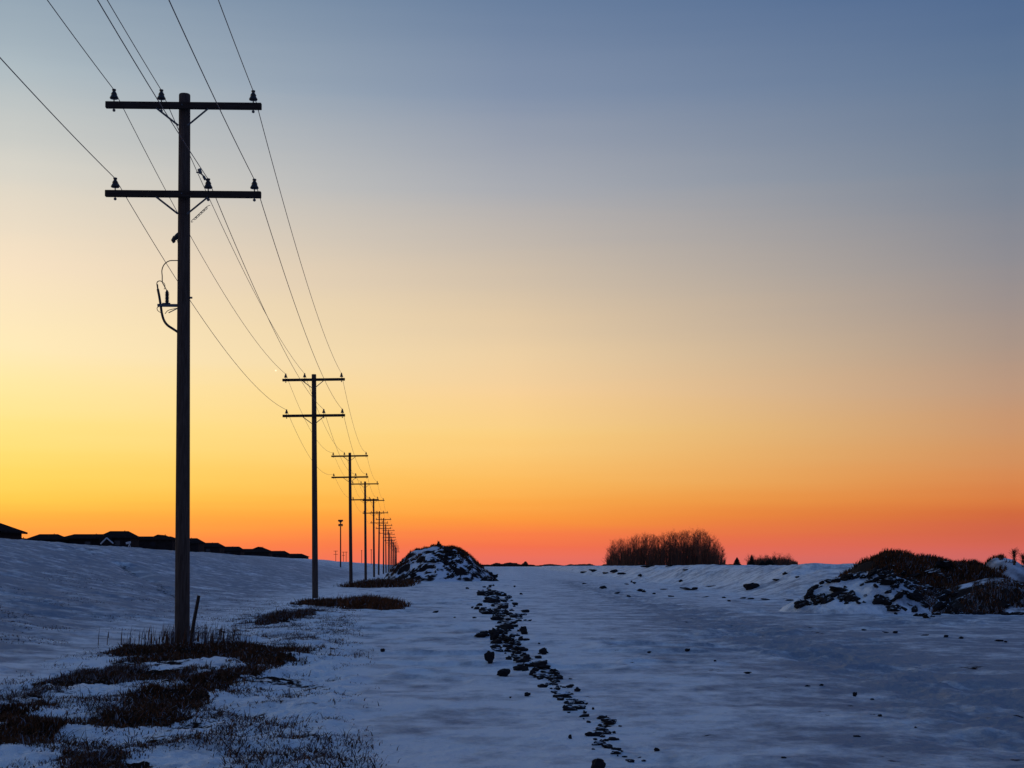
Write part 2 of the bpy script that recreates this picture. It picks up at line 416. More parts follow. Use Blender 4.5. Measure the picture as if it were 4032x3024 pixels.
# ------------------------------------------------------------------ ground
def build_ground():
    fr = np.linspace(-24, 24, 760)
    side = np.concatenate([np.linspace(24, 60, 40)[1:], np.linspace(60, 300, 90)[1:], np.linspace(300, 336, 40)[1:-1]])
    ang = np.radians(np.concatenate([fr, side]))
    rad = np.concatenate([[1.5,3,4.5,6,7.5], np.geomspace(8.8, 160, 620), np.geomspace(160, 9000, 150)[1:]])
    A, Rr = np.meshgrid(ang, rad)
    X = np.sin(A)*Rr; Y = np.cos(A)*Rr
    Z = ground_z(X, Y)
    Z = np.where(Y < 0, Z*1.0, Z)
    nr, na = X.shape
    V = np.stack([X.ravel(), Y.ravel(), Z.ravel()], 1)
    V = np.vstack([V, [[0, 0, gz(0, 0)]]])
    i = np.arange(nr-1)[:, None]*na; j = np.arange(na)[None, :]; j2 = (j+1) % na
    q = np.stack([i+j, i+na+j, i+na+j2, i+j2], -1).reshape(-1, 4)
    me = bpy.data.meshes.new('snow_ground')
    ntri = na
    me.vertices.add(len(V)); me.vertices.foreach_set('co', V.ravel())
    # quads wind upward? outward radius x angle clockwise -> check by normal later
    tri = np.stack([np.full(na, len(V)-1), np.arange(na), (np.arange(na)+1) % na], 1)
    loops = np.concatenate([q[:, ::-1].ravel(), tri[:, ::-1].ravel()])
    me.loops.add(len(loops)); me.loops.foreach_set('vertex_index', loops)
    starts = np.concatenate([np.arange(len(q))*4, len(q)*4+np.arange(ntri)*3])
    me.polygons.add(len(starts)); me.polygons.foreach_set('loop_start', starts)
    me.polygons.foreach_set('use_smooth', np.ones(len(starts), bool))
    me.update(calc_edges=True); me.validate()
    x = V[:, 0]; y = V[:, 1]
    bare = np.clip(dense_mask(x, y)*1.1, 0, .75)
    g = grass_zone(x, y)
    bare = np.maximum(bare, g*(.34+.46*fbm(x*1.3, y*.8, 5, 60, .7)))
    s_ = line_x(y)-x
    bare = np.maximum(bare, sm((s_-1)/4)*sm((170-y)/60)*(.06+.60*fbm(x*.35, y*.3, 5, 61, .65)))
    rx_ = np.interp(y, RUT[0], RUT[1])
    rin = (y > RUT[0][0]-2) & (y < RUT[0][-1]+4)
    bare = np.maximum(bare, rin*.50*np.exp(-((x-rx_)/.7)**2))
    inr = (y > 12.0) & (y < PY_[-1])
    bare = np.maximum(bare, inr*(.40+.16*sm((y-15)/9)+.30*fbm(x*3, y*1.5, 3, 64))*np.exp(-((x-np.interp(y, PY_, PX_)-.1*vn(y*2, 0*y, 65))/(np.interp(y, PY_, PW_)*.62))**2))
    bare = np.maximum(bare, sm((y-8)/4)*sm((x+1)/2)*sm((90-y)/30)*(.20+.48*fbm(x*1.1, y*.9, 5, 63, .72)))
    road = sm((x-1.0)/3)*(1-sm((y-25)/60))
    trk = np.exp(-((x-5.6)/1.7)**2)*sm((200-y)/60)
    pk = me.attributes.new('packed_and_shade', 'FLOAT', 'POINT'); pk.data.foreach_set('value', np.clip(.50*road*sm((x-3)/8+.45)+.40*trk+.60*sm((s_-.5)/4)*sm((400-y)/200)-.35*g+.25*sm((s_-1)/4)*fbm(x*.25, y*.12, 4, 62, .6)-.15*(1-sm(np.abs(x+.5)/3))*(y > 0), -1, 1).astype(np.float32))  # darker track and thin slope snow; corner falloff and verge sky light painted in
    at_ = me.attributes.new('bare', 'FLOAT', 'POINT'); at_.data.foreach_set('value', bare.astype(np.float32))
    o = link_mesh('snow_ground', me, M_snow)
    if me.polygons[1000].normal.z < 0: me.flip_normals()
    tag(o, kind='structure')
build_ground()

# ------------------------------------------------------------------ utility poles
POLES = [(29.7, 727, 717), (72.9, 1236, 1241), (123.5, 1380, 1382), (166, 1438, 1440), (208, 1474, 1473), (256, 1492, 1491),
         (293, 1510, 1510), (336, 1520, 1520), (385, 1529, 1529), (434, 1535, 1535)] + [(434+46*k, None, None) for k in range(1, 9)]
TOPZ = 10.72; ARM1 = 10.44; ARM2 = 8.73
INS1 = (-1.32, -.41, 1.36); INS2 = (-1.29, .50, 1.39)
def make_pole():
    t = empty('utility_pole', (0,0,0))
    mb = MB(); H = TOPZ
    pts = [(0,0,-.6),(0,0,0),(0,0,2.5),(0,0,5),(0,0,7.5),(0,0,H-.02),(0,0,H)]
    mb.tube(pts, [.150,.146,.138,.130,.121,.110,.100], 20)
    mb.build('pole_shaft', M_wood, t, smooth=True)
    for za, ins in ((ARM1, INS1), (ARM2, INS2)):
        mb = MB(); mb.box((.02, -.19, za), (3.0, .10, .125)); a = mb.build('crossarm', M_arm, t)
        bv = a.modifiers.new('bevel', 'BEVEL'); bv.width = .012; bv.segments = 2
        for sx in (-1, 1):
            mb = MB(); mb.tube([(sx*.50, -.225, za-.06), (sx*.09, -.15, za-.37)], .019, 4)
            mb.build('brace', M_steel, t)
        for x in ins:
            mb = MB()
            mb.tube([(x, -.19, za-.13), (x, -.19, za+.13)], .012, 8); mb.tube([(x,-.19,za-.12),(x,-.19,za-.085)], .028, 6)
            p = mb.build('insulator_pin', M_steel, None)
            mb = MB(); b = za+.075
            prof = [(.0,.045),(.078,.045),(.084,.062),(.062,.10),(.052,.125),(.060,.135),(.040,.17),(.026,.19),(.038,.205),(.038,.228),(.0,.24)]
            mb.tube([(x, -.19, b+z) for r, z in prof], [max(r, .002) for r, z in prof], 14)
            io = mb.build('insulator', M_porc, t, smooth=True)
            p.parent = io
    for za in (ARM1, ARM2):
        mb = MB(); mb.tube([(0,-.26,za),(0,.17,za)], .014, 8); mb.build('through_bolt', M_steel, t)
    return t
proto = make_pole()
ORD = ['nearest', 'second', 'third', 'fourth', 'fifth', 'sixth', 'seventh', 'eighth', 'ninth', 'tenth']
poles = []
random.seed(4)
TILT = [(-.7, .0), (1.0, 0), (.6, 0), (.2, 0), (0, 0), (-.2, 0)]
for i, (Y, pxt, pxb) in enumerate(POLES):
    X = at(pxt, Y) if pxt else line_x(Y)
    Xb = at(pxb, Y) if pxb else X
    zb = 0.0
    o = proto if i == 0 else copy_tree(proto)
    lean = math.atan((X-Xb)/TOPZ)
    rz = -R(-4.0)*0
    yaw = [R(1.0), R(-3.5), R(-4), R(-3), R(-3)][i] if i < 5 else R(random.uniform(-5, -2))
    zb = {0: 0.0, 1: -.03, 2: -.02}.get(i, 0.0)
    o.location = (Xb, Y, zb)
    if i > 1: lean += R(random.uniform(-.7, .7))
    o.rotation_euler = (R(random.uniform(-.5, .5)) if i > 1 else 0, lean, yaw)
    poles.append(o)
    if i == 0: lb = 'nearest tall wooden utility pole with a cable loop and arrester on its left side'
    elif i == 1: lb = 'second nearest wooden utility pole with two crossarms, russet grass patch at its foot'
    elif i < 10: lb = f'{ORD[i]} wooden utility pole with two crossarms, counting along the row from the nearest'
    else: lb = 'tiny far wooden utility pole at the end of the row where the poles run together'
    tag(o, lb, 'utility pole', 'wooden utility poles in the row beside the track')
# crossarms sit slightly off level on the first two poles
bpy.context.view_layer.update()
def arm_tilt(o, a1, a2):
    arms = [c for c in o.children if c.name.startswith('crossarm')]
    for a, t_ in zip(arms, (a1, a2)):
        za = ARM1 if t_ is a1 else ARM2
# wires
def ins_world(o, x, za):
    return o.matrix_world @ Vector((x, -.19, za+.075+.215))
allp = poles
def sagline(a, b, sag, n):
    return [a.lerp(b, k/n) - Vector((0,0,sag*4*(k/n)*(1-k/n))) for k in range(n+1)]
WN = [('upper', 'outer left', INS1[0], ARM1), ('upper', 'inner', INS1[1], ARM1), ('upper', 'outer right', INS1[2], ARM1),
      ('lower', 'outer left', INS2[0], ARM2), ('lower', 'inner', INS2[1], ARM2), ('lower', 'outer right', INS2[2], ARM2)]
SAG = [.75, .62, .70, .80, .70, .72]
for wi, (ul, pos, x, za) in enumerate(WN):
    P = [ins_world(o, x, za) for o in allp]
    first = P[0] + Vector((.0702*46, -46, 0)) + Vector((0,0,.1))
    pts = sagline(first, P[0], SAG[wi]*1.0, 40)
    for a, b in zip(P[:-1], P[1:]):
        Ls = (b-a).length
        pts += sagline(a, b, SAG[wi]*(Ls/45)**2, 28)[1:]
    mb = MB(); mb.tube(pts, .0080, 6)
    o = mb.build('power_line', M_wire, None, smooth=True)
    tag(o, f'thin grey power line strung on the {pos} insulators of the {ul} crossarms', 'power line', 'power lines strung along the poles')

# hardware on the nearest pole only
p0 = poles[0]
def hp(px, py, y=0.0):
    z = zz(py, 29.7)
    cxp = 717 + (2530-py)/(2530-372)*10
    return ((px-cxp)/202.5, y, z)
def spline(pts, n=6):
    P = [Vector(p) for p in pts]; P = [P[0]]+P+[P[-1]]; out = []
    for i in range(1, len(P)-2):
        for k in range(n):
            t = k/n; a, b, c, d_ = P[i-1], P[i], P[i+1], P[i+2]
            out.append(.5*((2*b)+(c-a)*t+(2*a-5*b+4*c-d_)*t*t+(3*b-a-3*c+d_)*t**3))
    out.append(P[-2]); return out
mb = MB()
mb.tube([hp(716,915), hp(700,928), hp(688,940)], [.05,.05,.045], 10)
mb.tube([hp(690,932), hp(682,948), hp(686,955)], [.04,.045,.03], 10)
mb.tube([hp(700,945), hp(704,966), hp(712,970)], [.014,.018,.014], 6)
mb.build('dead_end_bracket', M_porc, p0, smooth=True)
mb = MB(); mb.tube(spline([hp(716,1026), hp(690,1026), hp(666,1028), hp(647,1042), hp(638,1064), hp(639,1088), hp(640,1112), hp(648,1128), hp(657,1145)]), .010, 6)
mb.tube(spline([hp(640,1112), hp(632,1107), hp(622,1109), hp(618,1118), hp(620,1135)]), .009, 6)
mb.tube(spline([hp(641,1112), hp(648,1118), hp(650,1130), hp(646,1140)]), .006, 6)
mb.build('jumper_wire', M_cable, p0, smooth=True)
mb = MB()
prof = [(.012,1143),(.022,1148),(.022,1152)]
pts = [hp(658,1143), hp(658,1150)]; rr = [.015,.03]
for k in range(8):
    y = 1152+k*5.6
    pts += [hp(658,y), hp(658,y+2.4), hp(658,y+3.0)]; rr += [.030,.046,.030]
pts += [hp(658,1199)]; rr += [.045]
mb.tube(pts, rr, 12); mb.build('surge_arrester', M_porc, p0, smooth=True)
mb = MB(); a = Vector(hp(621,1203)); b = Vector(hp(716,1203)); mb.box((a+b)/2, ((b-a).length, .06, .05))
mb.box(Vector(hp(649,1197)), (.09,.07,.03)); mb.box(Vector(hp(665,1197)), (.05,.05,.04)); mb.box(Vector(hp(709,1178)), (.05,.16,.16))
mb.tube([hp(664,1232), hp(716,1206)], .010, 6)
mb.build('equipment_bracket', M_steel, p0)
mb = MB(); mb.tube(spline([hp(620,1120), hp(622,1140), hp(627,1165), hp(633,1203), hp(638,1236), hp(646,1262), hp(660,1281), hp(684,1297), hp(716,1318)]), [.014]*6+[.024]*43, 10)
mb.build('riser_cable', M_cable, p0, smooth=True)
mb = MB(); mb.tube(spline([hp(628,1207), hp(619,1213), hp(622,1224), hp(634,1232)]), .007, 6); mb.tube(spline([hp(697,1214), hp(664,1222), hp(650,1236)]), .007, 6)
mb.build('ground_lead', M_cable, p0, smooth=True)
mb = MB(); mb.tube([hp(703,1340), hp(716,1340)], .035, 8); mb.tube([hp(707,1012), hp(708,1024)], .03, 8); mb.tube([hp(720,1172), hp(757,1172)], .02, 8)
mb.build('side_bolt', M_steel, p0)
mb = MB(); pts = []
for k in range(60):
    t = k/59; px = 822-60*t; py = 818+56*t
    a = k*.62
    pts.append(Vector(hp(px, py)) + Vector((.042*math.cos(a), -.1+.04*math.sin(a), .042*math.sin(a+.6))))
mb.tube(pts, .0055, 5); mb.build('coiled_pigtail', M_wire, p0, smooth=True)
# clamp and jumper beside the inner insulator of the lower arm
mb = MB()
yb = -.35
mb.tube([hp(797,683,-.35), hp(803,700,-.35)], .034, 8); mb.tube([hp(786,696,-.35), hp(806,697,-.35)], .014, 6)
mb.tube(spline([hp(803,700,-.35), hp(812,708,-.3), hp(826,728,-.2)]), .014, 6)
mb.tube([hp(812,708,-.3), hp(819,722,-.28)], .028, 8)
mb.build('line_clamp', M_steel, p0)

# ------------------------------------------------------------------ marker stake
mb = MB()
a = Vector((at(745, 29.2), 29.2, -.12)); b = Vector((at(783, 29.2), 29.2, zz(2345, 29.2)))
m_ = a.lerp(b, .5)+Vector((-.012,0,0))
mb.tube([a, m_, b], [.036,.034,.032], 4)
o = mb.build('marker_stake', M_arm)
tag(o, 'short dark wooden stake leaning beside the foot of the nearest utility pole', 'stake')

# ------------------------------------------------------------------ grass
def blades(name, pts, hmin, hmax, wid, mats, lean=.35, seed=1, wind=(.15,0), zf=None):
    rng = np.random.RandomState(seed)
    n = len(pts); P = np.array(pts)
    x = P[:, 0]; y = P[:, 1]; z = (zf or ground_z)(x, y)-.01
    h = rng.uniform(hmin, hmax, n)*(P[:, 2] if P.shape[1] > 2 else 1)
    a = rng.uniform(0, 2*np.pi, n); w = wid*rng.uniform(.6, 1.5, n)
    lx = rng.normal(wind[0], lean, n)*h; ly = rng.normal(wind[1], lean, n)*h
    cx_, sy_ = np.cos(a)*w/2, np.sin(a)*w/2
    bend = rng.uniform(.45, .65, n); dr = rng.uniform(.25, .5, n)
    v = np.zeros((n, 5, 3))
    v[:, 0] = np.stack([x-cx_, y-sy_, z], 1); v[:, 1] = np.stack([x+cx_, y+sy_, z], 1)
    mx, my, mz = x+lx*dr, y+ly*dr, z+h*bend
    v[:, 2] = np.stack([mx+cx_*.7, my+sy_*.7, mz], 1); v[:, 3] = np.stack([mx-cx_*.7, my-sy_*.7, mz], 1)
    v[:, 4] = np.stack([x+lx, y+ly, z+h*np.clip(1-.35*(np.hypot(lx, ly)/np.maximum(h, .01))**2, .3, 1)], 1)
    me = bpy.data.meshes.new(name)
    me.vertices.add(n*5); me.vertices.foreach_set('co', v.ravel())
    b0 = np.arange(n)[:, None]*5
    lp = np.concatenate([b0+np.array([0,1,2,3]), b0+np.array([3,2,4])], 1).ravel()
    me.loops.add(n*7); me.loops.foreach_set('vertex_index', lp)
    st = np.stack([np.arange(n)*7, np.arange(n)*7+4], 1).ravel()
    me.polygons.add(n*2); me.polygons.foreach_set('loop_start', st)
    mi = rng.choice(len(mats), n, p=[m[1] for m in mats])
    me.polygons.foreach_set('material_index', np.repeat(mi, 2).astype(np.int32))
    me.update(calc_edges=True); me.validate()
    return link_mesh(name, me, [m[0] for m in mats])
def fill(P, n, seed, clump=None):
    rng = np.random.RandomState(seed); xs = [p[0] for p in P]; ys = [p[1] for p in P]
    out = []
    for _ in range(60):
        x = rng.uniform(min(xs)-.8, max(xs)+.8, n*2); y = rng.uniform(min(ys)-1.5, max(ys)+1.5, n*2)
        k = soft(x, y, P)**1.2*(.75+.6*fbm(x*2.5, y*1.5, 3, seed+90)) > rng.rand(n*2)
        c = fbm(x*1.8, y*1.4, 3, seed+7)
        if clump is not None: k &= (c + rng.uniform(-.25, .25, len(x)) > clump)
        sc = .75+.7*c
        out += list(zip(x[k], y[k], np.clip(sc[k], .35, 1.6)))
        if len(out) >= n: break
    return out[:n]
DK = [(M_grass, .7), (M_red, .22), (M_frost, .08)]
RD = [(M_grass, .3), (M_red, .65), (M_frost, .05)]
MX = [(M_grass, .62), (M_red, .14), (M_frost, .24)]
def patch(key, n, h0, h1, w, mats, label, seed, lean=.35, clump=None):
    o = blades('dead_grass', fill(PATCH[key], n, seed, clump=clump), h0, h1, w, mats, lean, seed)
    tag(o, label, 'grass', kind='stuff')
patch('A', 17000, .04, .13, .016, DK, 'dark dead grass thick round the foot of the nearest utility pole', 1, .5)
patch('B', 15000, .03, .11, .013, DK, 'long dark streak of dead grass on the snow below the nearest pole', 2, .5)
patch('C', 8000, .03, .12, .011, DK, 'dark dead grass at the lower left edge of the view', 3, .5)
patch('D', 7000, .03, .12, .013, MX, 'thin frosted grass strip left of the nearest pole on the snow slope', 4, .5, clump=-.12)
patch('E', 6000, .03, .09, .010, MX, 'mixed dead grass poking through snow nearest the camera at lower left', 5, .5, clump=-.1)
patch('G', 9000, .12, .42, .03, RD, 'russet brown grass thicket just right of the foot of the second pole', 6, .5)
patch('J', 4000, .08, .30, .03, DK, 'black low grass strip at the foot of the second pole', 9, .5)
patch('H', 5000, .04, .18, .022, MX, 'half buried grass tufts between the nearest and second poles', 7, .5, clump=-.05)
patch('I', 6000, .15, .55, .05, DK, 'dark scrub grass under the third and fourth poles', 8, .5)
# tall stalks round the near pole
rng = np.random.RandomState(11)
pts = []
for k in range(420):
    x = at(rng.normal(735, 105), 29.9); pts.append((x, rng.uniform(28.5, 31.5), 1))
o = blades('tall_dry_stalks', pts, .15, .42, .018, MX, .12, 12)
tag(o, 'tall thin frosted stalks standing behind the foot of the nearest pole', 'grass', kind='stuff')
# stems sprinkled through the snow on the left verge
n_ = 420000
r_ = rng.uniform(10.5, 62, n_); u_ = rng.uniform(-.36, -.02, n_)
x_ = u_*r_; y_ = r_
g_ = grass_zone(x_, y_); c_ = fbm(x_*1.6, y_*1.0, 4, 70, .6)
k_ = (rng.rand(n_) < g_) & (c_ + rng.uniform(-.24, .24, n_) > .10) | ((rng.rand(n_) < g_) & (rng.rand(n_) < .008))
pts = np.stack([x_, y_, (.5+.9*np.clip(c_+.2, 0, 1))*np.where(rng.rand(n_) < .08, rng.uniform(1.5, 3, n_), 1)], 1)[k_][:44000]
o = blades('grass_stems', pts, .015, .085, .010, MX, .9, 13)
tag(o, 'scattered thin grass stems poking through the snow of the left verge', 'grass', kind='stuff')

n_ = 60000
r_ = rng.uniform(14, 75, n_); u_ = rng.uniform(-.36, -.10, n_); x_ = u_*r_; y_ = r_
k_ = (line_x(y_)-x_ > 1.0) & (fbm(x_*.7, y_*.5, 4, 72, .6) + rng.uniform(-.1, .1, n_) > .22)
o = blades('stubble', np.stack([x_, y_, np.ones(n_)], 1)[k_][:9000], .015, .06, .014, MX, .9, 14)
tag(o, 'fine stubble poking through thin snow on the left slope', 'stubble', kind='stuff')

# ------------------------------------------------------------------ clods and stones
def rock_mesh(seed, rough=.42):
    import bmesh
    bm = bmesh.new(); bmesh.ops.create_icosphere(bm, subdivisions=3, radius=1)
    r = random.Random(seed); off = Vector((r.uniform(0,50), r.uniform(0,50), r.uniform(0,50)))
    planes = [(Vector((r.gauss(0,1), r.gauss(0,1), r.gauss(0,.8))).normalized(), r.uniform(.55,.88)) for _ in range(9)]
    from mathutils import noise as mn
    for v in bm.verts:
        for n_, d_ in planes:
            k = v.co.dot(n_) - d_
            if k > 0: v.co -= n_*k
        v.co *= 1 + rough*mn.noise(v.co*1.6+off) + .24*mn.noise(v.co*3.6+off) + .10*mn.noise(v.co*9+off)
    me = bpy.data.meshes.new('clod'); bm.to_mesh(me); bm.free()
    return me
RM = [rock_mesh(i) for i in range(10)]
RMB = [m.copy() for m in RM]
for m in RM: m.materials.append(M_clod)
for m in RMB: m.materials.append(M_bare_clod)
rr = random.Random(5)
def clod(px, py, w, h, label, group=None, name='earth_clod', bare=True, yaw=None, mesh=None, depth=None, cat='clod', sink=.25):
    """w,h in photo pixels; py is the row of its foot"""
    if depth is None:
        x, y = hit(px, py)
    else: y = depth; x = at(px, y)
    s = y/F
    sx = w*s/2; sz = h*s/(2-sink*1.0)
    me = (RMB if bare else RM)[mesh if mesh is not None else rr.randrange(10)]
    o = bpy.data.objects.new(name, me); C.objects.link(o)
    o.scale = (sx, min(sx*rr.uniform(.6,1.0), .6), sz)
    o.rotation_euler = (rr.uniform(-.15,.15), rr.uniform(-.15,.15), yaw if yaw is not None else rr.uniform(-.5,.5))
    o.location = (x, y, gz(x, y) + sz*(1-sink))
    tag(o, label, cat, group)
    return o
# the ones that stand out
clod(1983, 2663, 58, 36, 'big rounded black clod standing alone on the left of the stone line, mid foreground', name='boulder', cat='boulder', mesh=1, sink=.3)
clod(1928, 2617, 40, 48, 'pointed black clod left of the stone line, just above the big rounded one', name='boulder', cat='boulder', mesh=4)
clod(2355, 3040, 64, 62, 'large dark boulder cut by the bottom edge of the view', name='boulder', cat='boulder', mesh=2, sink=.3)
clod(2062, 2498, 40, 30, 'black round clod on the right rim of the stone line, far part', name='boulder', cat='boulder', mesh=3)
clod(2144, 2578, 36, 28, 'dark round clod standing right of the stone line, half way along', name='boulder', cat='boulder', mesh=5)
clod(1893, 2510, 52, 20, 'low humped clod at the left rim of the stone line, level with the round one', name='boulder', cat='boulder', mesh=6)
clod(1945, 2520, 42, 42, 'tall dark clod inside the far part of the stone line', name='boulder', cat='boulder', mesh=7)
clod(2585, 2958, 30, 14, 'lone angular clod right of the near end of the stone line', mesh=8)
clod(2075, 2742, 28, 16, 'small round clod alone on the snow left of the stone line', mesh=0)
clod(2245, 2910, 20, 16, 'small angular clod alone on the snow left of the near stone line', mesh=3)
clod(1506, 2566, 22, 12, 'small dark stone on the snow right of the grass verge', mesh=3)
# stone line: centre path with half width, in photo pixels (row, centre, half width)
def path_at(row):
    for a, b in zip(PATH[:-1], PATH[1:]):
        if a[0] <= row <= b[0]:
            t = (row-a[0])/(b[0]-a[0]); return a[1]+(b[1]-a[1])*t, a[2]+(b[2]-a[2])*t
    return PATH[-1][1], PATH[-1][2]
row = 2296.0; n = 0
while row < 3000:
    c, hw = path_at(row)
    k = 3 if row < 2330 else (6 if row < 2600 else (5 if row < 2800 else 3))
    for q in range(k):
        px = c + max(-1.15, min(1.15, rr.gauss(0, .46)))*hw
        big = rr.random()
        w = rr.uniform(10, 34) if big < .8 else rr.uniform(36, 78)
        if row < 2340: w *= .6
        if row > 2780: w *= .8
        if hw < 30: w *= .8
        h = max(6, w*rr.uniform(.25, .55) if w < 42 else w*rr.uniform(.20, .36))
        if row < 2440: lb, g = 'dark frozen clod lying in the farthest stretch of the stone line', 'clods in the farthest stretch of the stone line'
        elif row < 2640: lb, g = 'dark flat clod lying in the dense middle stretch of the stone line', 'clods in the middle stretch of the stone line'
        elif row < 2800: lb, g = 'dark slab of earth lying in the narrowing stretch of the stone line', 'clods in the narrowing stretch of the stone line'
        else: lb, g = 'dark flat clod lying in the nearest broken stretch of the stone line', 'clods in the nearest stretch of the stone line'
        clod(px, row+rr.uniform(-4, 4), w, h, lb, g, bare=rr.random() < .45, sink=.55)
        n += 1
    row += 10 + max(0, row-2700)*.025
# single stones on the open snow
LONE = [(1840,2320,14,9),(1860,2395,12,9),(1868,2435,16,8),(2052,2342,12,9),(2026,2312,9,7),(2010,2405,14,5),(2070,2412,34,14),(2122,2536,12,6),
        (2165,2680,18,6),(2245,2675,16,5),(2235,2740,10,5),(1715,2413,28,9),(1790,2433,12,5),(2010,2750,10,8),(2310,2775,14,10),(2335,2795,12,10)]
for i, (px, py, w, h) in enumerate(LONE):
    clod(px, py, w, h, 'small dark stone lying on open snow close beside the stone line', 'small stones beside the stone line', name='small_stone', cat='stone')
LONE2 = [(2556,2572,16,8),(2706,2567,24,11),(2815,2605,14,6),(2945,2653,30,10),(3235,2700,18,8),(3365,2743,20,18),(3435,2756,22,6),(3178,2704,22,5),(3465,2822,22,9),(3086,2986,22,8),(3374,2902,30,6),(3605,2868,10,7)]
for i, (px, py, w, h) in enumerate(LONE2):
    clod(px, py, w, h, 'small dark stone lying on the wide open snow at the right', 'small stones on the open snow at the right', name='small_stone', cat='stone')
LONE3 = [(3525,2494,22,9),(3490,2492,26,5),(3640,2503,40,4),(3725,2510,22,10),(3785,2515,20,9),(3935,2526,36,8),(3960,2530,18,8),(3400,2483,22,5)]
for i, (px, py, w, h) in enumerate(LONE3):
    clod(px, py, w, h, 'small dark clod in the row on the snow below the right hand heap', 'clods in the row below the right hand heap')
LONE4 = [(2375,2318,40,9),(2430,2338,26,6),(2475,2350,20,6),(2520,2328,26,9),(2535,2332,22,8),(2575,2340,16,6),(2470,2302,22,4),(2615,2322,36,4),(2700,2320,60,6),(2735,2322,30,9),
         (2680,2292,20,8),(2800,2310,40,4),(2850,2355,20,5),(2870,2368,18,5),(2640,2350,28,5),(2780,2352,30,4),(2925,2357,30,5),(3010,2362,40,5),(2520,2270,18,6),(2300,2300,20,4),(3110,2365,34,5),(2960,2360,30,5)]
for i, (px, py, w, h) in enumerate(LONE4):
    clod(px, py, w, h*1.1, 'small dark clod scattered along the foot of the snowy bank', 'clods along the foot of the snowy bank', name='earth_lump', cat='earth lump')
for px, py, w, h in [(2298,2256,34,7),(2340,2250,44,8),(2388,2260,34,8),(2420,2254,46,10),(2448,2262,36,9),(2560,2234,60,7),(2520,2266,16,6),(2640,2230,50,5),(3090,2262,24,9),(3060,2285,34,6),(3140,2275,26,6),(2700,2246,26,4)]:
    clod(px, py, w, h, 'dark lump standing in for broken clods and shaded gouges on the upper face of the snowy bank', 'dark lumps for clods and shaded gouges on the upper face of the bank', name='earth_lump', cat='earth lump', sink=.5)  # dark lumps added for clod and shadow marks gouged across the bank
clod(2960, 2318, 60, 28, 'low dark pointed mound standing alone at the foot of the snowy bank', mesh=1, name='earth_mound', cat='mound', sink=.85)

# ------------------------------------------------------------------ heaps
def heap(name, cx_, cy_, rx, ry, H, seed, prof, label, rough, n=150, mat_=None):
    xs = np.linspace(-1.25, 1.25, n); ys = np.linspace(-1.25, 1.25, int(n*.8))
    U, V_ = np.meshgrid(xs, ys)
    X = cx_+U*rx; Y = cy_+V_*ry
    r = np.hypot(U, V_)
    base = np.clip(1-r**prof, 0, 1)**1.35
    nz = fbm(X*.45, Y*.45, 3, seed) ; nd = 1-np.abs(fbm(X*.55+Y*.15+nz, Y*.55, 3, seed+5, .5))*2.4
    Z = H*base*(1+.22*nz) + rough*nd*np.clip(base*4, 0, 1) - .10*(1-np.clip(base*12, 0, 1))
    G = ground_z(X, Y)
    Z = Z + G
    me = bpy.data.meshes.new(name)
    nv, nu = X.shape
    i = np.arange(nv-1)[:, None]*nu; j = np.arange(nu-1)[None, :]
    q = np.stack([i+j, i+j+1, i+nu+j+1, i+nu+j], -1).reshape(-1, 4)
    me.from_pydata(np.stack([X.ravel(), Y.ravel(), Z.ravel()], 1).tolist(), [], q.tolist())
    o = link_mesh(name, me, mat_ or M_heap)
    tag(o, label, 'dirt heap')
    def zat(x, y):
        if isinstance(x, np.ndarray):
            k = np.clip(np.round((x-(cx_-1.25*rx))/(2.5*rx)*(nu-1)), 0, nu-1).astype(int); m = np.clip(np.round((y-(cy_-1.25*ry))/(2.5*ry)*(nv-1)), 0, nv-1).astype(int)
            return Z[m, k]
        k = int(np.clip(round((x-(cx_-1.25*rx))/(2.5*rx)*(nu-1)), 0, nu-1)); m = int(np.clip(round((y-(cy_-1.25*ry))/(2.5*ry)*(nv-1)), 0, nv-1))
        return float(Z[m, k])
    return o, zat
M_dark_heap = capped('brown_earth_heap', (.020,.012,.009), (.045,.028,.020), 1.34, 1.46, 1.2)
M_rubble = capped('frosted_rubble', (.020,.013,.011), (.05,.034,.028), 1.20, 1.34, 2.2)
M_spill = capped('snowy_spill', (.014,.010,.010), (.035,.024,.022), 1.10, 1.18, 1.6)
M_hump = capped('old_snow_hump', (.10,.09,.10), (.30,.29,.32), 1.0, 1.3, 1.4)
hd = 158.0
hc, hcz = heap('dirt_heap', at(1732, hd), hd, 6.2, 6.5, 3.5, 90, 1.75, 'snow patched dirt heap left of the track beyond the third pole, brush on its crest', .42)
rd = 52.0
hr, hrz = heap('dirt_heap', at(3738, rd), rd+3.5, 4.3, 4.4, 1.78, 101, 2.6, 'wide dark dirt heap at the right edge, its top covered in brown brush', .13, mat_=M_dark_heap)
hb, hbz = heap('snowy_heap', at(3440, 51.5), 52.0, 3.2, 3.4, 1.25, 140, 1.8, 'low snowy spill of frozen earth left in front of the brown brushy heap', .14, mat_=M_snow)
h2, h2z = heap('snowy_heap', at(3985, 62), 63, 1.6, 2.5, 1.62, 120, 2.3, 'small rounded snowy heap at the far right edge behind the brushy heap', .10, mat_=M_hump)
h3, h3z = heap('dirt_heap', at(3960, 51), 52, 2.9, 3.4, .95, 150, 2.2, 'low frosted rubble heap at the right edge in front of the snowy one', .20, mat_=M_rubble)
RK = ((hrz, at(3738, rd), rd+3.5, 4.3, 4.4), (hbz, at(3450, 51.5), 52.0, 3.2, 3.4), (h3z, at(3960, 51), 52, 2.9, 3.4))
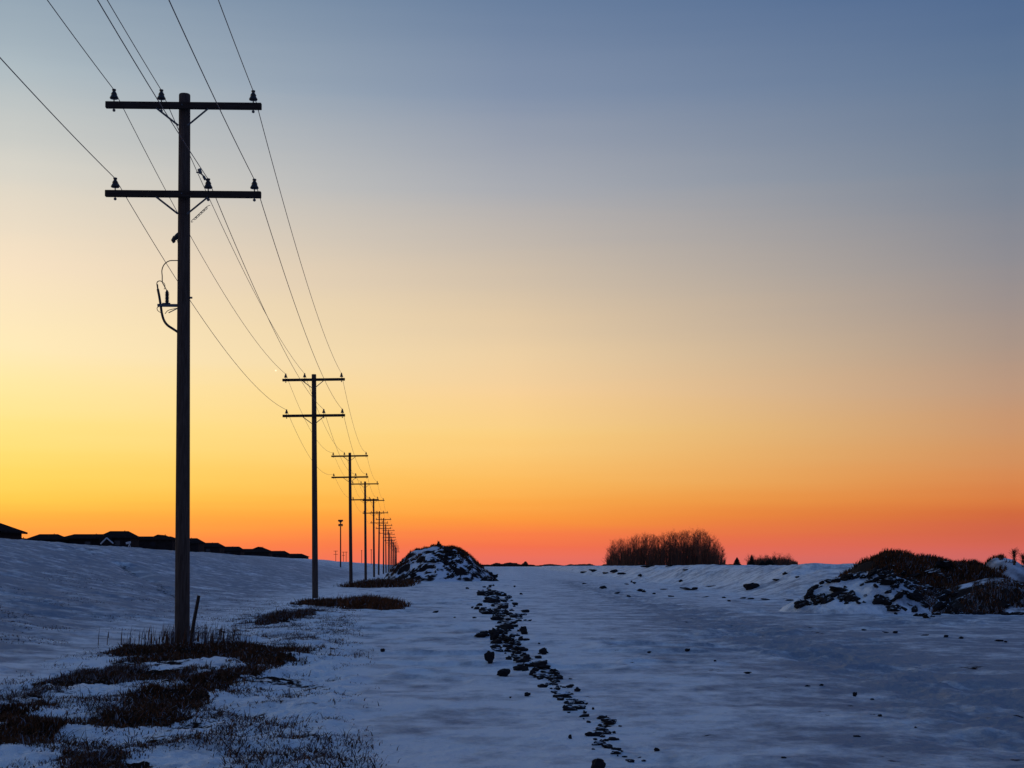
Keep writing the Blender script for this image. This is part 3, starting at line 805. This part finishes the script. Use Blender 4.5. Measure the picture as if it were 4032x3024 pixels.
def zrock(x, y):
    X = np.atleast_1d(np.asarray(x, float)); Y = np.atleast_1d(np.asarray(y, float))
    z = ground_z(X, Y)
    for zf, cx_, cy_, rx, ry in RK:
        z = np.where(np.hypot((X-cx_)/rx, (Y-cy_)/ry) < 1.1, np.maximum(z, zf(X, Y)), z)
    return z if isinstance(x, np.ndarray) else float(z[0])
rng = np.random.RandomState(21)
hx0 = at(1732, hd); hx1 = at(3738, rd)
DB = [(M_grass, .45), (M_red, .55)]
x_ = rng.normal(0, 2.7, 22000); y_ = np.where(rng.rand(22000) < .55, rng.uniform(-.4, 3, 22000), rng.uniform(-2.6, 0, 22000)); k_ = (np.abs(x_) < 5.6) & ((y_ > -.4) | (fbm((hx0+x_)*.6, (hd+y_)*.6, 3, 47) > .05))
o = blades('dead_brush', np.stack([hx0+x_, hd+y_], 1)[k_], .08, .36, .04, DB, .35, 22, zf=hcz)
tag(o, 'dark dead brush growing over the crest of the centre heap', 'brush', kind='stuff')
n_ = 26000
u_ = rng.uniform(-1.0, 1.1, n_); v_ = rng.uniform(-.95, .6, n_); x_ = hx1+u_*4.3; y_ = rd+3.5+v_*4.4
e_ = fbm(x_*.8, y_*.6, 3, 33)
k_ = (e_ > -.40) & (np.hypot(u_, v_) < 1.02) & ~((hbz(x_, y_) > hrz(x_, y_)-.05) & (np.hypot((x_-at(3450,51.5))/3.2, (y_-52)/3.4) < 1))
o = blades('dead_brush', np.stack([x_, y_], 1)[k_], .06, .24, .028, DB, .35, 23, zf=zrock)
tag(o, 'dense dark brown brush covering the top of the right hand heap', 'brush', kind='stuff')
x_ = at(3960, 51)+rng.uniform(-3.1, 3.1, 22000); y_ = 52+rng.uniform(-3.1, 3, 22000); k_ = fbm(x_*.9, y_*.7, 3, 36) > -.05
o = blades('dead_brush', np.stack([x_, y_], 1)[k_], .05, .22, .025, [(M_grass, .5), (M_red, .25), (M_frost, .25)], .35, 24, zf=zrock)
tag(o, 'thin frosted brush over the low rubble heap at the right edge', 'brush', kind='stuff')
x_ = at(3985, 62)+rng.uniform(-1.6, 1.6, 5000); y_ = 63+rng.uniform(-2.2, 1.8, 5000); k_ = (fbm(x_*1.1, y_*1.1, 3, 39) > .10) | (y_ > 64.3)
x_ = x_[k_]; y_ = y_[k_]
o = blades('dead_brush', np.stack([x_, y_], 1), .06, .25, .03, DB, .35, 25, zf=h2z)
tag(o, 'wisps of brush over the small snowy heap at the far right edge', 'brush', kind='stuff')
# chunks of frozen earth spilling down the front of the right heap
def chunk(px, Y, w, h, zf, label, group, bare, yaw=None):
    x = at(px, Y); s = Y/F; sx = w*s/2; sz = h*s/1.6
    me = (RMB if bare else RM)[rr.randrange(10)]
    o = bpy.data.objects.new('earth_chunk', me); C.objects.link(o)
    o.scale = (sx, sx*rr.uniform(.6, .9), sz); o.rotation_euler = (rr.uniform(-.4,.4), rr.choice((-1, -1, 1))*rr.uniform(.1,.75), rr.uniform(-.8,.8))
    o.location = (x, Y, zf(x, Y)+sz*.15); tag(o, label, 'earth chunk', group)
for k in range(200):
    px = rr.uniform(3150, 3760); t = (px-3150)/610
    Y = 49.2 + 1.6*(1-t)*(1-t) - .7*t + rr.random()**1.2*(.8+4.2*math.sin(min(1, t*1.6)*1.57))
    w = rr.uniform(18, 48) if rr.random() < .7 else rr.uniform(48, 84); h = w*rr.uniform(.24, .46)
    chunk(px, Y, w, h, zrock,
          'snow dusted chunk of frozen earth tumbled down the front of the right hand heap', 'chunks of frozen earth on the front of the right hand heap', rr.random() < .35)
FOOT = [(3180,2372),(3240,2392),(3330,2400),(3450,2416),(3560,2424),(3700,2444)]
for k in range(48):
    px = rr.uniform(3180, 3705); row = float(np.interp(px, [f[0] for f in FOOT], [f[1] for f in FOOT])) - rr.random()*22
    x_, y_ = hit(px, row)
    chunk(px, y_, rr.uniform(18, 56), rr.uniform(8, 20), zrock, 'dark chunk in the ragged lower skirt of the right hand heap', 'chunks in the lower skirt of the right hand heap', rr.random() < .5)
for k in range(9):
    px = 3100+k*22+rr.uniform(-8, 8); chunk(px, 52.5+rr.uniform(-.5,.5)-k*.1, rr.uniform(24, 46), rr.uniform(10, 16), gz,
          'dark chunk in the low tail running left from the right hand heap', 'chunks in the tail of the right hand heap', True)
for k in range(34):
    px = rr.uniform(3740, 4040); Y = rr.uniform(48, 50.5)
    chunk(px, Y, rr.uniform(16, 42), rr.uniform(8, 18), zrock,
          'dark earth lump in the low rubble right of the tumbled chunks', 'lumps in the low rubble at the right edge', rr.random() < .5)
for k in range(26):
    px = rr.uniform(1590, 1960); t = abs(px-1745)/220
    Y = hd - 6.2 + rr.random()*4.5 + max(0, t-.6)*5
    chunk(px, Y, rr.uniform(14, 44), rr.uniform(7, 16), lambda x, y: max(gz(x, y), hcz(x, y)) if abs(x-hx0) < 6.5 and abs(y-hd) < 7.4 else gz(x, y),
          'dark clod on the snowy front of the centre heap', 'clods on the front of the centre heap', rr.random() < .5)

# ------------------------------------------------------------------ houses behind the left rise
def house(px0, px1, py_ridge, py_eave, Y, kind, label, name='house', inset=None):
    x0 = at(px0, Y); x1 = at(px1, Y); zr = zz(py_ridge, Y); ze = zz(py_eave, Y)
    g = gz((x0+x1)/2, Y); g = min(g, ze-2.2)
    w = x1-x0; dpt = max(8.0, w*.7)
    t = empty(name, ((x0+x1)/2, Y, g)); H = ze-g; Rz = zr-ze; hw = w/2; hd_ = dpt/2
    mb = MB(); mb.box((0,0,H/2-.3), (w-.9, dpt-.9, H+.6)); mb.build('wall', M_wall, t)
    mb = MB(); ov = 0; ins = inset if inset is not None else min(hw*.75, hd_*.9)
    if kind == 'hip':
        a = [(-hw,-hd_,H),(hw,-hd_,H),(hw,hd_,H),(-hw,hd_,H)]
        r0, r1 = (-hw+ins,0,H+Rz), (hw-ins,0,H+Rz)
        lo = [(p[0],p[1],p[2]-.15) for p in a]
        mb.add(a+[r0,r1]+lo, [(0,1,5,4),(1,2,5),(2,3,4,5),(3,0,4),(0,6,7,1),(1,7,8,2),(2,8,9,3),(3,9,6,0),(6,9,8,7)])
    else:   # gable facing the viewer
        a = [(-hw,-hd_,H),(0,-hd_,H+Rz),(hw,-hd_,H),(-hw,hd_,H),(0,hd_,H+Rz),(hw,hd_,H)]
        lo = [(p[0],p[1],p[2]-.18) for p in a]
        mb.add(a+lo, [(0,1,4,3),(1,2,5,4),(6,9,10,7),(7,10,11,8),(0,6,7,1),(1,7,8,2),(3,4,10,9),(4,5,11,10),(0,3,9,6),(2,8,11,5)])
        mg = MB(); mg.add([(-hw+.5,-hd_+.5,H-.1),(hw-.5,-hd_+.5,H-.1),(0,-hd_+.5,H+Rz-.25),(-hw+.5,hd_-.5,H-.1),(hw-.5,hd_-.5,H-.1),(0,hd_-.5,H+Rz-.25)],
                          [(0,1,2),(3,5,4),(0,2,5,3),(1,4,5,2),(0,3,4,1)]); mg.build('gable', M_wall, t)
    rf = mb.build('roof', M_roof, t)
    mb = MB(); mb.tube([(hw*.25,.8,H+Rz*.6),(hw*.25,.8,H+Rz+.12)], .09, 6); mb.build('vent_pipe', M_roof, rf)
    for sx in (-.5, .15):
        if w < 4: continue
        mb = MB(); cx2 = sx*hw; mb.box((cx2, -hd_+.42, H-1.1), (1.3,.06,1.1)); wd = mb.build('window', M_wall, t)
        mb = MB(); mb.box((cx2, -hd_+.37, H-1.1), (1.1,.04,.9)); mb.build('pane', M_glass, wd)
    tag(t, label, 'house', 'dark houses behind the snowy rise')
    return t
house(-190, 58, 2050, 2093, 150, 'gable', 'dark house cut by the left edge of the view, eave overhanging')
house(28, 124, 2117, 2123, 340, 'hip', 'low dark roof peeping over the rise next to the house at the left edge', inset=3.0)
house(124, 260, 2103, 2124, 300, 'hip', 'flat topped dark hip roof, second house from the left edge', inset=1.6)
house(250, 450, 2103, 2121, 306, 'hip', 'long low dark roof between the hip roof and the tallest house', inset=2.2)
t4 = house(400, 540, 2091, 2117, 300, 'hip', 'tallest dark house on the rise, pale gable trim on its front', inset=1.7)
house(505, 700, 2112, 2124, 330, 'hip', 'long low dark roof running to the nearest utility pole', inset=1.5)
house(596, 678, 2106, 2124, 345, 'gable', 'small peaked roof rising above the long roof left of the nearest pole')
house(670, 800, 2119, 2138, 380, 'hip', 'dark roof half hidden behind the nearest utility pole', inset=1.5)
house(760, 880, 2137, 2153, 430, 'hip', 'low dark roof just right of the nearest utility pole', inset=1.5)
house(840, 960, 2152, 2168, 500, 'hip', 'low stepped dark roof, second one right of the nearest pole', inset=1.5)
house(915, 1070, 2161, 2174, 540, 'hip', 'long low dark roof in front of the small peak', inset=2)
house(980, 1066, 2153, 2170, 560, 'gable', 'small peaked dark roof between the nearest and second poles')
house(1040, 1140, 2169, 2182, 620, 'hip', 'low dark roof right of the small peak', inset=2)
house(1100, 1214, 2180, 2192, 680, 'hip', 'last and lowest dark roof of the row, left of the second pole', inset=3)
# white barge boards on the tallest house
def barge(pts, Y, r, parent, name):
    mb = MB(); mi = parent.location
    for a, b in zip(pts[:-1], pts[1:]):
        mb.tube([Vector((at(a[0], Y), Y, zz(a[1], Y)))-mi, Vector((at(b[0], Y), Y, zz(b[1], Y)))-mi], r, 4)
    mb.build(name, M_trim, parent)
Yf = 300-4.6
barge([(396,2142),(420,2118),(446,2140)], Yf, .13, t4, 'gable_trim')
mb = MB(); mi = t4.location
mb.box(Vector((at(420,Yf+1), Yf+1.2, zz(2136,Yf)))-mi, (2.3,2.2,2.0)); mb.build('porch', M_wall, t4)
sg = empty('small_sign', (at(508,230), 230, gz(at(508,230),230)))
mb = MB(); z1 = zz(2137,230)-sg.location.z
mb.box((-.1,0,z1), (.75,.06,.32), Matrix.Rotation(-.2,3,'Y')); mb.build('board', M_trim, sg)
for sx in (-1,1):
    mb = MB(); mb.tube([(.05,0,z1-.1),(.05+sx*.45,0,-.1)], .05, 6); mb.build('leg', M_trim, sg)
tag(sg, 'small pale board on splayed legs at the top of the rise, below the tallest house', 'sign')

# ------------------------------------------------------------------ light mast and far line
Ym = 330.0
g = gz(at(1341,Ym), Ym)
t = empty('light_mast', (at(1341,Ym), Ym, g)); s = Ym/F
mb = MB(); mb.tube([(0,0,-.3),(0,0,zz(2052,Ym)-g)], [.15,.12], 10); mb.build('mast', M_arm, t)
mb = MB(); z = zz(2050,Ym)-g; mb.tube([(-.42,0,z-.2),(-.52,0,z+.15)],[.01,.01],4); mb.box((0,0,z), (1.05,.4,.38)); mb.box((0,0,z-.28),(.55,.3,.2)); mb.build('upper_lamp_head', M_porc, t)
z = zz(2068,Ym)-g
for sx in (-1, 1):
    mb = MB(); mb.tube([(sx*.12,0,z+.2),(sx*.30,0,z+.18),(sx*.34,0,z),(sx*.26,0,z-.25)], [.08,.18,.22,.08], 10); mb.build('lamp', M_porc, t, smooth=True)
tag(t, 'slim dark light mast, wide head above two round lamps, left of third pole', 'light mast')
far = []
def farpole(px, py, w, two=False):
    Y = 900.0; g = 3.0
    t = empty('distant_utility_pole', (at(px,Y), Y, g)); z = zz(py,Y)-g
    mb = MB(); mb.tube([(0,0,-1),(0,0,z)], .16, 6); mb.build('pole_shaft', M_arm, t)
    for k, zz_ in enumerate((z-.3, z-2.2)):
        if k and not two: break
        mb = MB(); mb.box((0,0,zz_), (w,.2,.22)); mb.build('crossarm', M_arm, t)
    return t
tag(farpole(1322,2168,2.6,True), 'faint distant pole with two crossarms left of the light mast', 'utility pole', 'faint poles on the horizon')
tag(farpole(1352,2172,1.8,True), 'faint distant pole just right of the light mast', 'utility pole', 'faint poles on the horizon')
tag(farpole(1363,2172,1.8), 'faint short pole second right of the light mast', 'utility pole', 'faint poles on the horizon')
tag(farpole(1424,2166,.8), 'faint thin pole close left of the fourth pole', 'utility pole', 'faint poles on the horizon')
tag(farpole(1462,2163,1.2), 'faint thin pole close left of the fifth pole', 'utility pole', 'faint poles on the horizon')

# ------------------------------------------------------------------ bare trees
def bare_tree_meshes(seed, H):
    r = random.Random(seed); tr = MB(); cr = MB()
    lean = Vector((r.uniform(-.05,.05), r.uniform(-.05,.05), 0))
    P = [Vector((0,0,-.3))]
    for k in range(1, 7): P.append(Vector((0,0,H*k/6.0)) + lean*H*k/6 + Vector((r.uniform(-.1,.1), r.uniform(-.1,.1), 0)))
    tr.tube(P, [.16,.14,.11,.085,.06,.035,.012], 6)
    def pos(t):
        f = t*6; i = min(5, int(f)); return P[i].lerp(P[i+1], f-i)
    def tw(a, d_, l, rad, dep):
        b = a + d_*l*.5 + Vector((0,0,l*.06)); c = b + (d_+Vector((0,0,.35))).normalized()*l*.5
        cr.tube([a, b, c], [rad, rad*.7, rad*.3], 3, cap=False)
        if dep > 0:
            for k in range(5 if dep == 2 else 4):
                t = r.uniform(.25, 1); s = a.lerp(b, t*2) if t < .5 else b.lerp(c, t*2-1)
                nd = (d_ + Vector((r.gauss(0,.55), r.gauss(0,.55), r.gauss(.3,.3)))).normalized()
                tw(s, nd, l*r.uniform(.4,.65), rad*.6, dep-1)
    for k in range(44):
        t = r.uniform(.04, .97); a = r.uniform(0, 6.28)
        el = r.uniform(.6, 1.2); d_ = Vector((math.cos(a)*math.cos(el), math.sin(a)*math.cos(el), math.sin(el)))
        tw(pos(t), d_, H*.27*(1-t*.6)*r.uniform(.7,1.2), .048*(1.2-t), 2)
    return tr, cr
def make_tree(seed, H):
    tr, cr = bare_tree_meshes(seed, H)
    t = empty('bare_tree', (0,0,0)); tr.build('trunk', M_bark, t); cr.build('crown', M_twig, t); return t
protos = [make_tree(300+i, 12.0) for i in range(6)]
rt = random.Random(8); used = [False]*6
# silhouette of the grove: (px, top row)
SIL = [(2385,2170),(2420,2135),(2470,2120),(2520,2108),(2600,2105),(2680,2095),(2760,2090),(2800,2105),(2830,2140),(2858,2180)]
def sil(px):
    for a, b in zip(SIL[:-1], SIL[1:]):
        if a[0] <= px <= b[0]: return a[1]+(b[1]-a[1])*(px-a[0])/(b[0]-a[0])
    return SIL[-1][1]
def place_tree(px, top, Y, label, group, base=2226, wide=1.0):
    k = rt.randrange(6)
    if not used[k]: o = protos[k]; used[k] = True
    else: o = copy_tree(protos[k])
    z0 = 1.5; Hh = zz(top, Y)-z0; s = Hh/12.0
    o.location = (at(px, Y), Y, z0); o.scale = (s*wide, s*wide, s); o.rotation_euler = (0,0,rt.uniform(0,6.28))
    tag(o, label, 'tree', group)
for k in range(70):
    px = 2395 + 455*(k+rt.uniform(-.6,.6))/70
    px = max(2392, min(2852, px))
    Y = rt.uniform(500, 545)
    part = 'left' if px < 2540 else ('middle' if px < 2700 else 'right')
    place_tree(px, sil(px)+rt.uniform(-4, 14), Y, f'leafless slender tree in the {part} part of the dense bare grove on the horizon', f'trees in the {part} part of the bare grove', wide=rt.uniform(1.0,1.5))
for k in range(17):
    px = 2950 + 185*(k+rt.uniform(-.4,.4))/17
    place_tree(px, 2192+rt.uniform(-8, 12)-(10 if 3050 < px < 3120 else 0), rt.uniform(560, 600), 'low bare tree in the small clump right of the dense grove', 'trees in the small clump right of the grove', wide=1.9)
def conifer(px, top, Y, w, label):
    z0 = 1.5; H = zz(top, Y)-z0; r = random.Random(px)
    t = empty('conifer', (at(px, Y), Y, z0)); mb = MB(); mb.tube([(0,0,-.3),(0,0,H)], [.2,.03], 6); mb.build('trunk', M_bark, t)
    mb = MB(); W = w*Y/F/2
    for k in range(260):
        f = r.random()**.8; z = H*(.06+.92*f); L_ = W*(1-f)**.8*r.uniform(.7,1.1)+.1; a = r.uniform(0,6.28)
        c, s_ = math.cos(a), math.sin(a)
        mb.add([(0,0,z+.12),(c*L_-s_*.25, s_*L_+c*.25, z-.28),(c*L_*1.08, s_*L_*1.08, z-.12),(c*L_+s_*.25, s_*L_-c*.25, z-.28),(0,0,z-.35)], [(0,1,2),(0,2,3),(1,4,3,2)])
    mb.build('crown', M_ever, t); tag(t, label, 'tree')
conifer(2902, 2193, 540, 34, 'small dark conifer standing alone right of the bare grove')
conifer(2960, 2184, 545, 26, 'pointed dark conifer at the left end of the small clump')
conifer(3030, 2199, 545, 56, 'broad dark evergreen in the middle of the small clump')
conifer(3002, 2205, 545, 34, 'short dark evergreen beside the broad one in the small clump')
gu = np.random.RandomState(77)
px_ = gu.uniform(2388, 2856, 3600); Y_ = gu.uniform(500, 545, 3600)
env = np.interp(px_, [p[0] for p in SIL], [2226-p[1] for p in SIL])/137.0
o = blades('undergrowth', np.stack([(px_-CX)/F*Y_, Y_, env], 1), 1.5, 8.8, .12, [(M_twig, .6), (M_bark, .4)], .10, 78, wind=(0,0), zf=lambda x, y: 1.45+0*x)
tag(o, 'tangled brown undergrowth filling the bare grove on the horizon', 'undergrowth', kind='stuff')
px_ = gu.uniform(2942, 3142, 2600); Y_ = gu.uniform(560, 600, 2600)
o = blades('undergrowth', np.stack([(px_-CX)/F*Y_, Y_, .5+.5*np.sin((px_-2942)/200*3.14)], 1), .8, 4.2, .22, [(M_twig, .6), (M_bark, .4)], .12, 79, wind=(0,0), zf=lambda x, y: 1.45+0*x)
tag(o, 'low brown thicket filling the small clump right of the grove', 'undergrowth', kind='stuff')
# far-off wood on the horizon, one mass
mb = MB(); r = random.Random(14)
def wood(px0, px1, hfun, Y, n, w=1.2):
    for k in range(n):
        px = r.uniform(px0, px1); h = max(.5, hfun(px))*Y/F*r.uniform(.5, 1.05); x = at(px, Y); y = Y+r.uniform(-8, 8); z0 = 1.2
        for q in range(3):
            a = r.uniform(0, 3.14); c, s_ = math.cos(a)*w, math.sin(a)*w; zt = z0+h*r.uniform(.6,1)
            mb.add([(x-c,y-s_,z0),(x+c,y+s_,z0),(x+c*.5+r.uniform(-.4,.4),y+s_*.5,zt),(x-c*.6,y-s_*.6,zt*.97)], [(0,1,2,3)])
wood(1890, 2100, lambda p: 8+7*math.exp(-((p-1955)/14)**2)+9*math.exp(-((p-2010)/28)**2)+13*math.exp(-((p-2068)/6)**2), 800, 900)
wood(2100, 2400, lambda p: 7+5*math.exp(-((p-2245)/12)**2)+5*math.exp(-((p-2320)/5)**2)+3*math.sin(p*.05), 800, 1100)
wood(2380, 3000, lambda p: 9+2*math.sin(p*.04), 560, 2400, .7)
wood(2960, 3460, lambda p: 9+3*math.exp(-((p-3190)/40)**2)-4*max(0,(p-3250)/200), 620, 1800, .8)
wood(1560, 1700, lambda p: 8+2*math.sin(p*.1), 800, 500)
o = mb.build('distant_wood', M_bark); tag(o, 'thin dark line of far scrub and woods along the horizon', 'wood', kind='stuff')
# the two shrubs against the sky at the far right
def shrub(px, top, foot, Y, label, wide):
    z0 = zz(foot, Y); H = zz(top, Y)-z0; r = random.Random(px)
    t = empty('bare_shrub', (at(px,Y), Y, z0)); mb = MB(); mc = MB()
    for k in range(5):
        a = Vector((r.uniform(-.05,.05), r.uniform(-.05,.05), -.1)); b = Vector((r.uniform(-wide,wide)*.6, r.uniform(-.1,.1), H*r.uniform(.7,1)))
        mb.tube([a, a.lerp(b,.5)+Vector((r.uniform(-.03,.03),0,0)), b], [.018,.013,.006], 4)
        for q in range(22):
            s = a.lerp(b, r.uniform(.35,1)); e = s+Vector((r.gauss(0,.09), r.gauss(0,.09), r.uniform(.03,.2))); mc.tube([s,e],[.007,.003],3)
    mb.build('stem', M_bark, t); mc.build('twigs', M_twig, t); tag(t, label, 'shrub')
shrub(3995, 2162, 2215, rd+6, 'thin upright dark shrub against the sky near the right edge', .12)
shrub(4030, 2185, 2222, rd+6, 'small dark shrub cut by the right edge of the view', .12)

# flat label: pole bases sit in the ground
print('objects', len(scene.objects))
